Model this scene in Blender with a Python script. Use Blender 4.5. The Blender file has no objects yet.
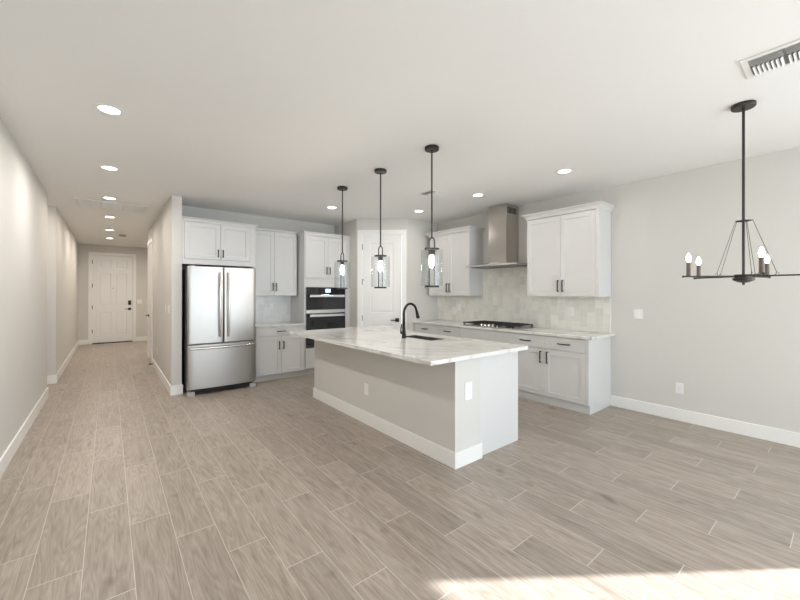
import bpy, bmesh, math
from mathutils import Vector, Matrix
PI = math.pi
S = bpy.context.scene
C = S.collection

# ------------------------------------------------------------------ camera, sky, sun, exposure
F_PX, CY, YAW, ROLL, PITCH, CAMH = 364.33, 293.06, 0.67393, 0.00099, 0.00135, 1.4085
H = 2.762
cam = bpy.data.cameras.new('camera'); cam_o = bpy.data.objects.new('camera', cam); C.objects.link(cam_o)
cam.sensor_fit = 'HORIZONTAL'; cam.sensor_width = 36.0; cam.lens = F_PX/800*36.0
cam.shift_y = (CY-300)/800.0
cam.clip_start = 0.05; cam.clip_end = 200
cam_o.location = (0, 0, CAMH)
cam_o.matrix_world = Matrix.Translation((0, 0, CAMH)) @ Matrix.Rotation(-YAW, 4, 'Z') @ Matrix.Rotation(PI/2+PITCH, 4, 'X') @ Matrix.Rotation(ROLL, 4, 'Z')
S.camera = cam_o

w = bpy.data.worlds.new('world'); S.world = w; w.use_nodes = True
bg = w.node_tree.nodes['Background']
bg.inputs[0].default_value = (0.80, 0.91, 1.0, 1); bg.inputs[1].default_value = 2.4

sun = bpy.data.lights.new('sun', 'SUN'); sun_o = bpy.data.objects.new('sun', sun); C.objects.link(sun_o)
sun.energy = 15; sun.angle = math.radians(0.6); sun.color = (0.95, 0.98, 1.0)
sun_o.rotation_euler = Vector((-3.73, 2.70, -2.44)).to_track_quat('-Z', 'Y').to_euler()

def portal(name, loc, rot, sx, sy, energy, color=(0.80, 0.905, 1.0)):
    l = bpy.data.lights.new(name, 'AREA'); l.shape = 'RECTANGLE'; l.size = sx; l.size_y = sy
    l.energy = energy; l.color = color
    o = bpy.data.objects.new(name, l); C.objects.link(o); o.location = loc; o.rotation_euler = rot
    return o
# daylight through the rear windows and the sliding door (both behind the camera)
portal('rear_window_daylight', (2.1, -4.42, 1.35), (PI/2+0.12, 0, 0), 4.6, 2.2, 100)
portal('sliding_door_daylight', (5.05, -2.85, 1.25), (PI/2+0.14, 0, PI/2), 2.6, 2.2, 85)

S.view_settings.view_transform = 'Standard'; S.view_settings.look = 'None'
S.view_settings.exposure = 0.15; S.view_settings.gamma = 1.0
S.view_settings.use_curve_mapping = False
try:
    S.cycles.max_bounces = 10; S.cycles.diffuse_bounces = 6; S.cycles.glossy_bounces = 4
    S.cycles.transmission_bounces = 10; S.cycles.transparent_max_bounces = 12
    S.cycles.sample_clamp_indirect = 6.0; S.cycles.caustics_refractive = False; S.cycles.caustics_reflective = False
    S.cycles.use_denoising = True
except Exception:
    pass

# ------------------------------------------------------------------ helpers
def mat(name, col, rough=0.5, metal=0.0, **kw):
    m = bpy.data.materials.new(name); m.use_nodes = True
    b = m.node_tree.nodes['Principled BSDF']
    b.inputs['Base Color'].default_value = (*col, 1); b.inputs['Roughness'].default_value = rough
    b.inputs['Metallic'].default_value = metal
    for k, v in kw.items():
        b.inputs[k].default_value = v
    return m

class N:
    """small node builder"""
    def __init__(self, m):
        self.t = m.node_tree; self.b = self.t.nodes['Principled BSDF']
    def new(self, typ, **kw):
        n = self.t.nodes.new(typ)
        for k, v in kw.items(): setattr(n, k, v)
        return n
    def link(self, a, b): self.t.links.new(a, b)
    def math(self, op, a, b=None, c=None):
        n = self.new('ShaderNodeMath', operation=op)
        for i, v in enumerate((a, b, c)):
            if v is None: continue
            if isinstance(v, (int, float)): n.inputs[i].default_value = v
            else: self.link(v, n.inputs[i])
        return n.outputs[0]
    def pos(self):
        return self.new('ShaderNodeNewGeometry').outputs['Position']
    def sep(self, v):
        n = self.new('ShaderNodeSeparateXYZ'); self.link(v, n.inputs[0]); return n.outputs
    def comb(self, x, y, z):
        n = self.new('ShaderNodeCombineXYZ')
        for i, v in enumerate((x, y, z)):
            if isinstance(v, (int, float)): n.inputs[i].default_value = v
            else: self.link(v, n.inputs[i])
        return n.outputs[0]
    def noise(self, vec, scale, detail=4, rough=0.5, dist=0.0):
        n = self.new('ShaderNodeTexNoise'); self.link(vec, n.inputs['Vector'])
        n.inputs['Scale'].default_value = scale; n.inputs['Detail'].default_value = detail
        n.inputs['Roughness'].default_value = rough; n.inputs['Distortion'].default_value = dist
        return n.outputs['Fac']
    def white(self, vec):
        n = self.new('ShaderNodeTexWhiteNoise', noise_dimensions='3D'); self.link(vec, n.inputs['Vector']); return n.outputs['Value']
    def ramp(self, fac, stops):
        n = self.new('ShaderNodeValToRGB'); self.link(fac, n.inputs[0])
        e = n.color_ramp.elements
        while len(e) < len(stops): e.new(0.5)
        for i, (p, c) in enumerate(stops):
            e[i].position = p; e[i].color = (*c, 1) if len(c) == 3 else c
        return n.outputs[0]
    def mix(self, fac, a, b, blend='MIX'):
        n = self.new('ShaderNodeMix', data_type='RGBA', blend_type=blend)
        if isinstance(fac, (int, float)): n.inputs[0].default_value = fac
        else: self.link(fac, n.inputs[0])
        for i, v in ((6, a), (7, b)):
            if isinstance(v, tuple): n.inputs[i].default_value = (*v, 1)
            else: self.link(v, n.inputs[i])
        return n.outputs[2]
    def bump(self, h, strength, dist):
        n = self.new('ShaderNodeBump'); n.inputs['Strength'].default_value = strength; n.inputs['Distance'].default_value = dist
        self.link(h, n.inputs['Height']); self.link(n.outputs[0], self.b.inputs['Normal'])

def wall_mat(name, col, bump=0.06):
    m = mat(name, col, 0.75); n = N(m)
    p = n.pos(); f = n.noise(p, 1.3, 2)
    c = n.mix(f, tuple(x*0.985 for x in col), tuple(min(1, x*1.015) for x in col))
    n.link(c, n.b.inputs['Base Color'])
    n.bump(n.noise(p, 45, 3), bump, 0.004)
    return m

def floor_mat():
    m = mat('wood_look_floor_tile', (0.4, 0.35, 0.3), 0.42); n = N(m)
    p = n.pos(); x, y, z = n.sep(p)
    PW, PL = 0.2035, 0.9165
    u = n.math('DIVIDE', n.math('SUBTRACT', x, 0.1015-0.2035*200), PW)
    k = n.math('SUBTRACT', n.math('FLOOR', u), 200)
    fu = n.math('FRACT', u)
    v = n.math('DIVIDE', n.math('ADD', n.math('SUBTRACT', y, 2.755-PL*40), n.math('MULTIPLY', k, 0.3113)), PL)
    r = n.math('FLOOR', v); fv = n.math('FRACT', v)
    du = n.math('MULTIPLY', n.math('MINIMUM', fu, n.math('SUBTRACT', 1.0, fu)), PW)
    dv = n.math('MULTIPLY', n.math('MINIMUM', fv, n.math('SUBTRACT', 1.0, fv)), PL)
    g = n.math('MAXIMUM', n.math('LESS_THAN', du, 0.0015), n.math('LESS_THAN', dv, 0.0022))
    rnd = n.white(n.comb(k, r, 3.0)); rnd2 = n.white(n.comb(k, r, 9.0))
    # grain: stretched along the plank, shifted per plank
    gx = n.math('ADD', x, n.math('MULTIPLY', rnd, 13.0)); gy = n.math('ADD', y, n.math('MULTIPLY', rnd2, 29.0))
    gv = n.comb(n.math('MULTIPLY', gx, 8.0), n.math('MULTIPLY', gy, 0.75), 0.0)
    big = n.noise(gv, 1.0, 2, 0.5, 0.25)
    rings = n.math('FRACT', n.math('MULTIPLY', big, 17.0))
    rings = n.math('ABSOLUTE', n.math('SUBTRACT', rings, 0.5))
    rings = n.math('MULTIPLY', rings, 2.0)
    fine = n.noise(n.comb(n.math('MULTIPLY', gx, 150.0), n.math('MULTIPLY', gy, 7.0), 0.0), 1.0, 4, 0.65)
    med = n.noise(n.comb(n.math('MULTIPLY', gx, 26.0), n.math('MULTIPLY', gy, 2.6), 0.0), 1.0, 4, 0.6)
    knot = n.noise(n.comb(n.math('MULTIPLY', gx, 7.0), n.math('MULTIPLY', gy, 4.0), 0.0), 1.0, 1, 0.4)
    t = n.math('ADD', n.math('MULTIPLY', rings, 0.15), n.math('MULTIPLY', fine, 0.52))
    t = n.math('ADD', t, n.math('MULTIPLY', med, 0.48))
    base = n.ramp(t, [(0.32, (0.205, 0.158, 0.122)), (0.52, (0.325, 0.271, 0.224)), (0.74, (0.430, 0.374, 0.322))])
    dk = n.ramp(knot, [(0.70, (1, 1, 1)), (0.80, (0.66, 0.62, 0.6))])
    base = n.mix(1.0, base, dk, 'MULTIPLY')
    tone = n.math('ADD', 0.91, n.math('MULTIPLY', rnd, 0.18))
    tc = n.comb(tone, tone, tone)
    base = n.mix(1.0, base, tc, 'MULTIPLY')
    col = n.mix(g, base, (0.60, 0.56, 0.51))
    n.link(col, n.b.inputs['Base Color'])
    rg = n.math('ADD', 0.33, n.math('MULTIPLY', fine, 0.16)); rg = n.math('ADD', rg, n.math('MULTIPLY', g, 0.3))
    n.link(rg, n.b.inputs['Roughness'])
    n.bump(n.math('SUBTRACT', n.math('MULTIPLY', fine, 0.35), g), 0.25, 0.0015)
    return m

def tile_mat(name, axis, tone):
    """small vertical staggered tiles; axis = world axis running along the wall"""
    m = mat(name, (0.6, 0.6, 0.57), 0.22); n = N(m)
    p = n.pos(); s = n.sep(p); a = s[axis]; z = s[2]
    TW, TH = 0.101, 0.128
    u = n.math('DIVIDE', n.math('ADD', a, 10.0), TW); k = n.math('FLOOR', u); fu = n.math('FRACT', u)
    off = n.math('MULTIPLY', n.math('MODULO', k, 2.0), 0.5)
    v = n.math('ADD', n.math('DIVIDE', n.math('SUBTRACT', z, 0.905), TH), n.math('ADD', off, 10.0))
    r = n.math('FLOOR', v); fv = n.math('FRACT', v)
    du = n.math('MULTIPLY', n.math('MINIMUM', fu, n.math('SUBTRACT', 1.0, fu)), TW)
    dv = n.math('MULTIPLY', n.math('MINIMUM', fv, n.math('SUBTRACT', 1.0, fv)), TH)
    d = n.math('MINIMUM', du, dv)
    g = n.math('LESS_THAN', d, 0.0013)
    rnd = n.white(n.comb(k, r, 1.0))
    mar = n.noise(p, 9.0, 4, 0.6, 0.8)
    t = n.math('ADD', n.math('MULTIPLY', rnd, 0.45), n.math('MULTIPLY', mar, 0.62))
    a0, a1 = tone
    c = n.ramp(t, [(0.1, a0), (0.9, a1)])
    n.link(n.mix(g, c, tuple(min(1, x*1.02) for x in a1)), n.b.inputs['Base Color'])
    n.bump(n.math('MINIMUM', n.math('MULTIPLY', d, 250.0), 1.0), 0.25, 0.001)
    return m

def quartz_mat():
    m = mat('white_veined_quartz', (0.8, 0.8, 0.78), 0.09); n = N(m)
    p = n.pos(); x, y, z = n.sep(p)
    rot = n.comb(n.math('ADD', n.math('MULTIPLY', x, 0.75), n.math('MULTIPLY', y, 0.66)), n.math('SUBTRACT', n.math('MULTIPLY', y, 0.35), n.math('MULTIPLY', x, 0.3)), z)
    def vein(scale, w, seed):
        q = n.new('ShaderNodeVectorMath', operation='ADD'); n.link(rot, q.inputs[0]); q.inputs[1].default_value = (seed, seed*0.7, 0)
        f = n.noise(q.outputs[0], scale, 4, 0.5, 0.7)
        dd = n.math('ABSOLUTE', n.math('SUBTRACT', f, 0.5))
        return n.math('SUBTRACT', 1.0, n.math('MINIMUM', n.math('DIVIDE', dd, w), 1.0))
    v1 = vein(1.3, 0.022, 2.3); v2 = vein(2.6, 0.014, 7.7)
    msk = n.noise(rot, 2.2, 2)
    v = n.math('MAXIMUM', v1, n.math('MULTIPLY', v2, 0.5))
    v = n.math('MULTIPLY', v, n.math('MINIMUM', n.math('MULTIPLY', msk, 1.3), 1.0))
    cloud = n.noise(rot, 1.3, 4, 0.6)
    base = n.mix(cloud, (0.72, 0.71, 0.69), (0.79, 0.785, 0.77))
    n.link(n.mix(n.math('MULTIPLY', v, 0.95), base, (0.47, 0.44, 0.40)), n.b.inputs['Base Color'])
    return m

def steel_mat(name, col=(0.62, 0.61, 0.59), rough=0.26, vertical=True):
    m = mat(name, col, rough, 1.0); n = N(m)
    p = n.pos(); x, y, z = n.sep(p)
    if vertical: v = n.comb(n.math('MULTIPLY', x, 300.0), n.math('MULTIPLY', y, 300.0), n.math('MULTIPLY', z, 3.0))
    else: v = n.comb(n.math('MULTIPLY', x, 3.0), n.math('MULTIPLY', y, 3.0), n.math('MULTIPLY', z, 400.0))
    f = n.noise(v, 1.0, 2)
    n.link(n.math('ADD', rough-0.05, n.math('MULTIPLY', f, 0.1)), n.b.inputs['Roughness'])
    n.bump(f, 0.04, 0.001)
    return m

def glass_mat(name):
    """thin clear glass sheet: see-through with a Fresnel reflection"""
    m = bpy.data.materials.new(name); m.use_nodes = True; t = m.node_tree
    for n in list(t.nodes): t.nodes.remove(n)
    o = t.nodes.new('ShaderNodeOutputMaterial'); mx = t.nodes.new('ShaderNodeMixShader')
    tr = t.nodes.new('ShaderNodeBsdfTransparent'); tr.inputs[0].default_value = (0.95, 0.96, 0.96, 1)
    gl = t.nodes.new('ShaderNodeBsdfGlossy'); gl.inputs['Roughness'].default_value = 0.03
    f = t.nodes.new('ShaderNodeLayerWeight'); f.inputs['Blend'].default_value = 0.5
    pw = t.nodes.new('ShaderNodeMath'); pw.operation = 'POWER'; pw.inputs[1].default_value = 4.0
    ma = t.nodes.new('ShaderNodeMath'); ma.operation = 'MULTIPLY_ADD'; ma.inputs[1].default_value = 0.45; ma.inputs[2].default_value = 0.03
    t.links.new(f.outputs['Facing'], pw.inputs[0]); t.links.new(pw.outputs[0], ma.inputs[0])
    t.links.new(ma.outputs[0], mx.inputs[0]); t.links.new(tr.outputs[0], mx.inputs[1]); t.links.new(gl.outputs[0], mx.inputs[2])
    t.links.new(mx.outputs[0], o.inputs[0])
    return m

def emit_mat(name, col, strength):
    m = mat(name, col, 0.5); b = m.node_tree.nodes['Principled BSDF']
    b.inputs['Emission Color'].default_value = (*col, 1); b.inputs['Emission Strength'].default_value = strength
    return m

M = dict(
    wall=wall_mat('greige_wall_paint', (0.645, 0.632, 0.602)),
    ceil=wall_mat('white_ceiling_paint', (0.86, 0.86, 0.85), 0.1),
    trim=mat('white_trim_paint', (0.86, 0.855, 0.835), 0.35),
    cab=mat('white_cabinet_paint', (0.66, 0.66, 0.655), 0.34),
    gap=mat('cabinet_carcass_shade', (0.75, 0.75, 0.74), 0.6),
    door=mat('white_door_paint', (0.84, 0.84, 0.835), 0.35),
    floor=floor_mat(), quartz=quartz_mat(),
    tile_r=tile_mat('greige_backsplash_tile', 1, ((0.66, 0.645, 0.595), (0.87, 0.86, 0.815))),
    tile_l=tile_mat('pale_grey_backsplash_tile', 0, ((0.66, 0.665, 0.66), (0.84, 0.845, 0.84))),
    steel=steel_mat('brushed_stainless_steel', (0.44, 0.425, 0.405), 0.36), steel_h=steel_mat('brushed_stainless_handle', (0.70, 0.69, 0.67), 0.2, False),
    hood=steel_mat('hood_stainless_steel', (0.55, 0.52, 0.48), 0.22),
    dsteel=mat('grey_appliance_side', (0.22, 0.22, 0.22), 0.45, 0.6),
    black=mat('matte_black_metal', (0.018, 0.017, 0.016), 0.38, 0.6),
    iron=mat('black_cast_iron', (0.02, 0.02, 0.02), 0.6),
    bronze=mat('dark_bronze_metal', (0.06, 0.056, 0.052), 0.4, 0.8),
    ovglass=mat('black_oven_glass', (0.012, 0.012, 0.014), 0.04),
    bsteel=mat('black_stainless', (0.09, 0.088, 0.086), 0.3, 0.9),
    chrome=mat('bright_chrome', (0.85, 0.85, 0.85), 0.12, 1.0),
    glass=glass_mat('clear_lamp_glass'),
    plast=mat('white_plastic', (0.84, 0.84, 0.83), 0.3),
    dark=mat('dark_void', (0.02, 0.02, 0.02), 0.8),
    grey=mat('grey_plastic', (0.42, 0.42, 0.42), 0.5),
    sinkm=mat('black_composite_sink', (0.06, 0.06, 0.06), 0.5),
    bulb=emit_mat('glowing_warm_bulb', (1.0, 0.90, 0.78), 190.0),
    bulb2=emit_mat('glowing_candle_bulb', (1.0, 0.86, 0.66), 14.0),
    can=emit_mat('glowing_lamp_lens', (1.0, 0.96, 0.88), 9.0),
    screen=emit_mat('lit_display', (0.55, 0.72, 0.95), 1.2),
    wood=mat('candle_sleeve_brown', (0.13, 0.10, 0.08), 0.5),
    cloth=mat('white_paper_cloth', (0.88, 0.88, 0.88), 0.8),
    vent=mat('white_vent_enamel', (0.80, 0.80, 0.785), 0.4),
    dvent=mat('vent_duct_grey', (0.22, 0.22, 0.215), 0.8),
)

def box(bm, x0, x1, y0, y1, z0, z1):
    if x0 > x1: x0, x1 = x1, x0
    if y0 > y1: y0, y1 = y1, y0
    if z0 > z1: z0, z1 = z1, z0
    v = [bm.verts.new(p) for p in ((x0,y0,z0),(x1,y0,z0),(x1,y1,z0),(x0,y1,z0),(x0,y0,z1),(x1,y0,z1),(x1,y1,z1),(x0,y1,z1))]
    for f in ((0,3,2,1),(4,5,6,7),(0,1,5,4),(1,2,6,5),(2,3,7,6),(3,0,4,7)):
        bm.faces.new([v[i] for i in f])
    return bm
def bx(*a):
    return box(bmesh.new(), *a)
def boxes(lst):
    bm = bmesh.new()
    for a in lst: box(bm, *a)
    return bm
def lathe(bm, prof, c=(0,0,0), n=32, closed=True):
    """prof = [(r, z), ...]; revolve about a vertical axis through c"""
    rings = []
    for r, z in prof:
        if r < 1e-6: rings.append([bm.verts.new((c[0], c[1], c[2]+z))])
        else: rings.append([bm.verts.new((c[0]+r*math.cos(2*PI*i/n), c[1]+r*math.sin(2*PI*i/n), c[2]+z)) for i in range(n)])
    for a, b in zip(rings, rings[1:]):
        for i in range(n):
            j = (i+1) % n
            if len(a) == 1 and len(b) == 1: continue
            if len(a) == 1: bm.faces.new((a[0], b[j], b[i]))
            elif len(b) == 1: bm.faces.new((a[i], a[j], b[0]))
            else: bm.faces.new((a[i], a[j], b[j], b[i]))
    return bm
def tube(bm, pts, r, n=12, caps=True):
    """round tube along pts; r is a number or a list of radii"""
    pts = [Vector(p) for p in pts]; rr = r if isinstance(r, (list, tuple)) else [r]*len(pts)
    rings = []; up = None
    for i, p in enumerate(pts):
        t = (pts[min(i+1, len(pts)-1)] - pts[max(i-1, 0)]).normalized()
        if up is None:
            up = Vector((0,0,1)) if abs(t.z) < 0.9 else Vector((1,0,0))
        s = t.cross(up).normalized(); up = s.cross(t).normalized()
        rings.append([bm.verts.new(p + (s*math.cos(2*PI*k/n) + up*math.sin(2*PI*k/n))*rr[i]) for k in range(n)])
    for a, b in zip(rings, rings[1:]):
        for k in range(n):
            j = (k+1) % n; bm.faces.new((a[k], b[k], b[j], a[j]))
    if caps:
        bm.faces.new(rings[0]); bm.faces.new(rings[-1][::-1])
    return bm
def obj(name, bm, m, parent=None, smooth=False, bevel=0.0):
    bmesh.ops.recalc_face_normals(bm, faces=bm.faces)
    me = bpy.data.meshes.new(name); bm.to_mesh(me); bm.free()
    me.materials.append(m)
    if smooth:
        for p in me.polygons: p.use_smooth = True
        me.set_sharp_from_angle(angle=math.radians(35))
    o = bpy.data.objects.new(name, me); C.objects.link(o)
    if parent is not None: o.parent = parent
    if bevel:
        b = o.modifiers.new('bevel', 'BEVEL'); b.width = bevel; b.segments = 2; b.limit_method = 'ANGLE'; b.angle_limit = math.radians(40)
    return o
def thing(name, label, cat, loc=(0,0,0), rotz=0.0, group=None, kind=None):
    o = bpy.data.objects.new(name, None); C.objects.link(o); o.empty_display_size = 0.1
    o.location = loc; o.rotation_euler = (0, 0, rotz)
    if label: o['label'] = label
    if cat: o['category'] = cat
    if group: o['group'] = group
    if kind: o['kind'] = kind
    return o
def tag(o, label, cat, group=None):
    o['label'] = label; o['category'] = cat
    if group: o['group'] = group
    return o
def copy_tree(o, parent=None):
    c = o.copy(); C.objects.link(c)
    if parent is not None: c.parent = parent
    for ch in list(o.children): copy_tree(ch, c)
    return c
def struct(name, bm, m, label=None, bevel=0.0):
    o = obj(name, bm, m, bevel=bevel); o['kind'] = 'structure'
    if label: o['label'] = label
    return o

# ------------------------------------------------------------------ key planes (metres)
XL, XH, XR = -0.655, -0.649, 4.954          # left wall, hall left wall, right wall
YB, YD = 6.485, 13.19                       # kitchen back wall, front door wall
YLE, YHS = 6.855, 7.82                      # side opening in the left wall
X2A, X2B, YW = 0.675, 0.797, 5.89           # hall / fridge partition
YREAR = -4.5
PA, PB = Vector((3.505, 5.645, 0)), Vector((4.191, 5.031, 0))   # diagonal pantry wall
T = 0.12

# ------------------------------------------------------------------ shell
struct('floor', bx(-3.6, XR+T, YREAR-0.1, YD+0.3, -0.1, 0), M['floor'], 'wood look plank tile floor in greyish brown')
struct('ceiling', bx(-3.6, XR+T, YREAR-0.1, YD+0.3, H, H+0.12), M['ceil'], 'plain white ceiling')
struct('wall_left', bx(XL-T, XL, YREAR, YLE, 0, H), M['wall'], 'greige left wall')
struct('wall_hall_left', bx(XH-T, XH, YHS, YD, 0, H), M['wall'], 'greige left wall of the hallway')
struct('wall_side_passage_near', bx(-3.4, XL-T, YLE-T, YLE, 0, H), M['wall'], 'wall of the side passage')
struct('wall_side_passage_far', bx(-3.4, XH-T, YHS, YHS+T, 0, H), M['wall'], 'wall of the side passage')
struct('wall_side_passage_end', bx(-3.5, -3.4, YLE-T, YHS+T, 0, H), M['wall'], 'end wall of the side passage')
DL0, DL1, DLZ = -0.363, 0.537, 2.466
struct('wall_front', boxes([(XH-T, DL0-0.012, YD, YD+0.12, 0, H), (DL1+0.012, 2.6, YD, YD+0.12, 0, H), (DL0-0.012, DL1+0.012, YD, YD+0.12, DLZ+0.012, H)]), M['wall'], 'greige wall around the front door')
HD0, HD1, HDZ = 8.74, 9.58, 2.44            # hall side door opening
struct('wall_hall_right', boxes([(X2A, X2B, YW, HD0-0.01, 0, H), (X2A, X2B, HD1+0.01, 9.72, 0, H), (X2A, X2B, HD0-0.01, HD1+0.01, HDZ+0.01, H)]), M['wall'], 'greige partition between hallway and fridge')
struct('wall_foyer_return', bx(X2B, 2.6, 9.6, 9.72, 0, H), M['wall'], 'foyer return wall')
struct('wall_foyer_right', bx(2.6, 2.72, 9.6, YD+0.12, 0, H), M['wall'], 'foyer right wall')
struct('wall_back', bx(X2B, 4.0, YB, YB+T, 0, H), M['wall'], 'greige wall behind the fridge and ovens')
struct('wall_pantry_left', bx(PA.x, PA.x+0.1, PA.y, YB, 0, H), M['wall'], 'pantry side wall beside the ovens')
struct('wall_pantry_right', bx(PB.x, XR, PB.y, PB.y+0.1, 0, H), M['wall'], 'pantry wall facing the room')
SD0, SD1, SDZ = -4.1, -1.4, 2.535            # sliding door opening in the right wall
struct('wall_right', boxes([(XR, XR+0.14, SD1, PB.y+0.1, 0, H), (XR, XR+0.14, YREAR, SD0, 0, H), (XR, XR+0.14, SD0, SD1, SDZ, H)]), M['wall'], 'greige right wall')
RW0, RW1 = -0.3, 4.5
struct('wall_rear', boxes([(XL-T, RW0, YREAR-0.12, YREAR, 0, H), (RW1, XR+0.14, YREAR-0.12, YREAR, 0, H), (RW0, RW1, YREAR-0.12, YREAR, 2.5, H), (RW0, RW1, YREAR-0.12, YREAR, 0, 0.2)]), M['wall'], 'rear wall behind the camera')
struct('window_1', boxes([(XR+0.02, XR+0.10, SD0, SD1, 2.505, SDZ), (XR+0.02, XR+0.10, SD0, SD0+0.06, 0, SDZ)]), M['trim'], 'sliding glass door frame')
fr = []
for i in range(4):
    xx = RW0 + (RW1-RW0)*i/3
    fr.append((xx-0.03 if i else xx, xx+0.03 if i < 3 else xx, YREAR-0.1, YREAR-0.02, 0.2, 2.5))
fr = [f if f[0] != f[1] else (f[0]-0.03, f[1]+0.03, *f[2:]) for f in fr]
struct('window_2', boxes(fr), M['trim'], 'rear window mullions')

# diagonal pantry wall, in its own local frame: +x from PA to PB, -y towards the room
dv = (PB-PA); DLEN = dv.length; DANG = math.atan2(dv.y, dv.x)
PD0, PD1, PDZ = 0.105, 0.811, 2.466
t = struct('wall_pantry_diagonal', boxes([(0, PD0-0.01, 0, 0.1, 0, H), (PD1+0.01, DLEN, 0, 0.1, 0, H), (PD0-0.01, PD1+0.01, 0, 0.1, PDZ+0.01, H)]), M['wall'], 'angled corner wall around the pantry door')
t.location = PA; t.rotation_euler = (0, 0, DANG)

# ---- baseboards
BH, BT = 0.132, 0.014
def bb(name, lst, label):
    struct(name, boxes(lst), M['trim'], label, bevel=0.003)
bb('baseboard_left', [(XL, XL+BT, YREAR, YLE, 0, BH), (XL-T, XL+BT, YLE, YLE+BT, 0, BH)], 'white baseboard along the left wall')
bb('baseboard_hall_left', [(XH, XH+BT, YHS, YD, 0, BH), (XH-T, XH+BT, YHS-BT, YHS, 0, BH)], 'white baseboard of the hallway, left side')
bb('baseboard_front_left', [(XH+BT, DL0-0.085, YD-BT, YD, 0, BH)], 'white baseboard left of the front door')
bb('baseboard_front_right', [(DL1+0.085, 2.6, YD-BT, YD, 0, BH)], 'white baseboard right of the front door')
bb('baseboard_hall_right', [(X2A-BT, X2A, YW, HD0-0.09, 0, BH), (X2A-BT, X2B+BT, YW-BT, YW, 0, BH)], 'white baseboard of the hallway, right side')
bb('baseboard_hall_end', [(X2A-BT, X2A, HD1+0.09, 9.72, 0, BH), (X2A-BT, X2B, 9.72, 9.72+BT, 0, BH)], 'white baseboard past the side door')
bb('baseboard_right', [(XR-BT, XR, SD1, 1.93, 0, BH)], 'white baseboard along the right wall')

# ------------------------------------------------------------------ doors
def panel_leaf(wd, ht, th, panels, stile=0.11):
    """panelled door leaf: x 0..wd, front face at y=0, back at y=th; panels = (x0,x1,z0,z1) raised fields in sunk frames"""
    bm = bmesh.new()
    xs = sorted({0, wd, *[p[0] for p in panels], *[p[1] for p in panels]}); zs = sorted({0, ht, *[p[2] for p in panels], *[p[3] for p in panels]})
    V = {}
    def v(x, y, z):
        k = (round(x,5), round(y,5), round(z,5))
        if k not in V: V[k] = bm.verts.new((x, y, z))
        return V[k]
    def inside(cx, cz): return any(p[0] < cx < p[1] and p[2] < cz < p[3] for p in panels)
    for x0, x1 in zip(xs, xs[1:]):
        for z0, z1 in zip(zs, zs[1:]):
            if not inside((x0+x1)/2, (z0+z1)/2):
                bm.faces.new((v(x0,0,z0), v(x1,0,z0), v(x1,0,z1), v(x0,0,z1)))
    def loop(p, ins, y):
        return [(p[0]+ins, y, p[2]+ins), (p[1]-ins, y, p[2]+ins), (p[1]-ins, y, p[3]-ins), (p[0]+ins, y, p[3]-ins)]
    for p in panels:
        seq = [loop(p, 0, 0), loop(p, 0.008, 0.009), loop(p, 0.022, 0.009), loop(p, 0.05, 0.003)]
        for a, b in zip(seq, seq[1:]):
            for i in range(4):
                j = (i+1) % 4
                bm.faces.new((v(*a[i]), v(*a[j]), v(*b[j]), v(*b[i])))
        bm.faces.new([v(*q) for q in seq[-1]])
    B = [v(0,th,0), v(wd,th,0), v(wd,th,ht), v(0,th,ht)]; bm.faces.new(B[::-1])
    # rim
    bot = [v(x,0,0) for x in xs]; bm.faces.new([*bot[::-1], B[0], B[1]])
    top = [v(x,0,ht) for x in xs]; bm.faces.new([*top, B[2], B[3]])
    lf = [v(0,0,z) for z in zs]; bm.faces.new([*lf, B[3], B[0]])
    rt = [v(wd,0,z) for z in zs]; bm.faces.new([*rt[::-1], B[1], B[2]])
    return bm

def casing(wd, ht, cw, proud=0.018):
    """flat casing round an opening 0..wd, 0..ht, in front of y=0, with jamb lining"""
    g = 0.006
    return boxes([(-cw-g, -g, -proud, 0, 0, ht+cw+g), (wd+g, wd+cw+g, -proud, 0, 0, ht+cw+g), (-g, wd+g, -proud, 0, ht+g, ht+cw+g),
                  (-0.0115, -0.003, 0, 0.1, 0, ht+0.011), (wd+0.003, wd+0.0115, 0, 0.1, 0, ht+0.011), (-0.003, wd+0.003, 0, 0.1, ht+0.003, ht+0.011)])
def hinge(z, x=-0.004, m=None):
    bm = bmesh.new(); tube(bm, [(x, -0.006, z-0.05), (x, -0.006, z+0.05)], 0.009, 10)
    box(bm, x-0.004, x+0.004, -0.004, 0.01, z-0.045, z+0.045)
    return bm
def lever(parent, x, z, d):
    """lever handle pointing in direction d along x"""
    bm = boxes([(x-0.033, x+0.033, -0.010, 0, z-0.033, z+0.033)])
    tube(bm, [(x, -0.01, z), (x, -0.05, z)], 0.011, 12)
    tube(bm, [(x, -0.052, z), (x+d*0.11, -0.052, z)], [0.011, 0.008], 10)
    return obj('door_handle', bm, M['black'], parent, True)

# front door
fd = thing('door_1', 'white six-panel front door at the end of the hallway', None, (DL0, YD, 0), 0, kind='structure')
W1 = DL1-DL0
c1, c2 = W1*0.155, W1*0.45; c3, c4 = W1*0.55, W1*0.845
pn = []
for (z0, z1) in ((0.22, 0.86), (1.06, 1.95), (2.10, 2.33)):
    pn += [(c1, c2, z0, z1), (c3, c4, z0, z1)]
o = obj('door_leaf', panel_leaf(W1-0.006, DLZ-0.03, 0.045, [(a, b, c-0.02, d-0.02) for a, b, c, d in pn]), M['door'], fd); o.location = (0.003, 0.02, 0.026)
obj('casing', casing(W1, DLZ, 0.075), M['trim'], fd, bevel=0.003)
obj('jamb_stop', boxes([(-0.0115, 0.02, 0.066, 0.08, 0, DLZ+0.011), (W1-0.02, W1+0.0115, 0.066, 0.08, 0, DLZ+0.011), (-0.0115, W1+0.0115, 0.066, 0.08, DLZ-0.02, DLZ+0.011), (-0.0115, W1+0.0115, 0.066, 0.08, 0, 0.05)]), M['trim'], fd)
obj('threshold', bx(0, W1, -0.03, 0.09, 0, 0.022), M['dark'], fd)
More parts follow.
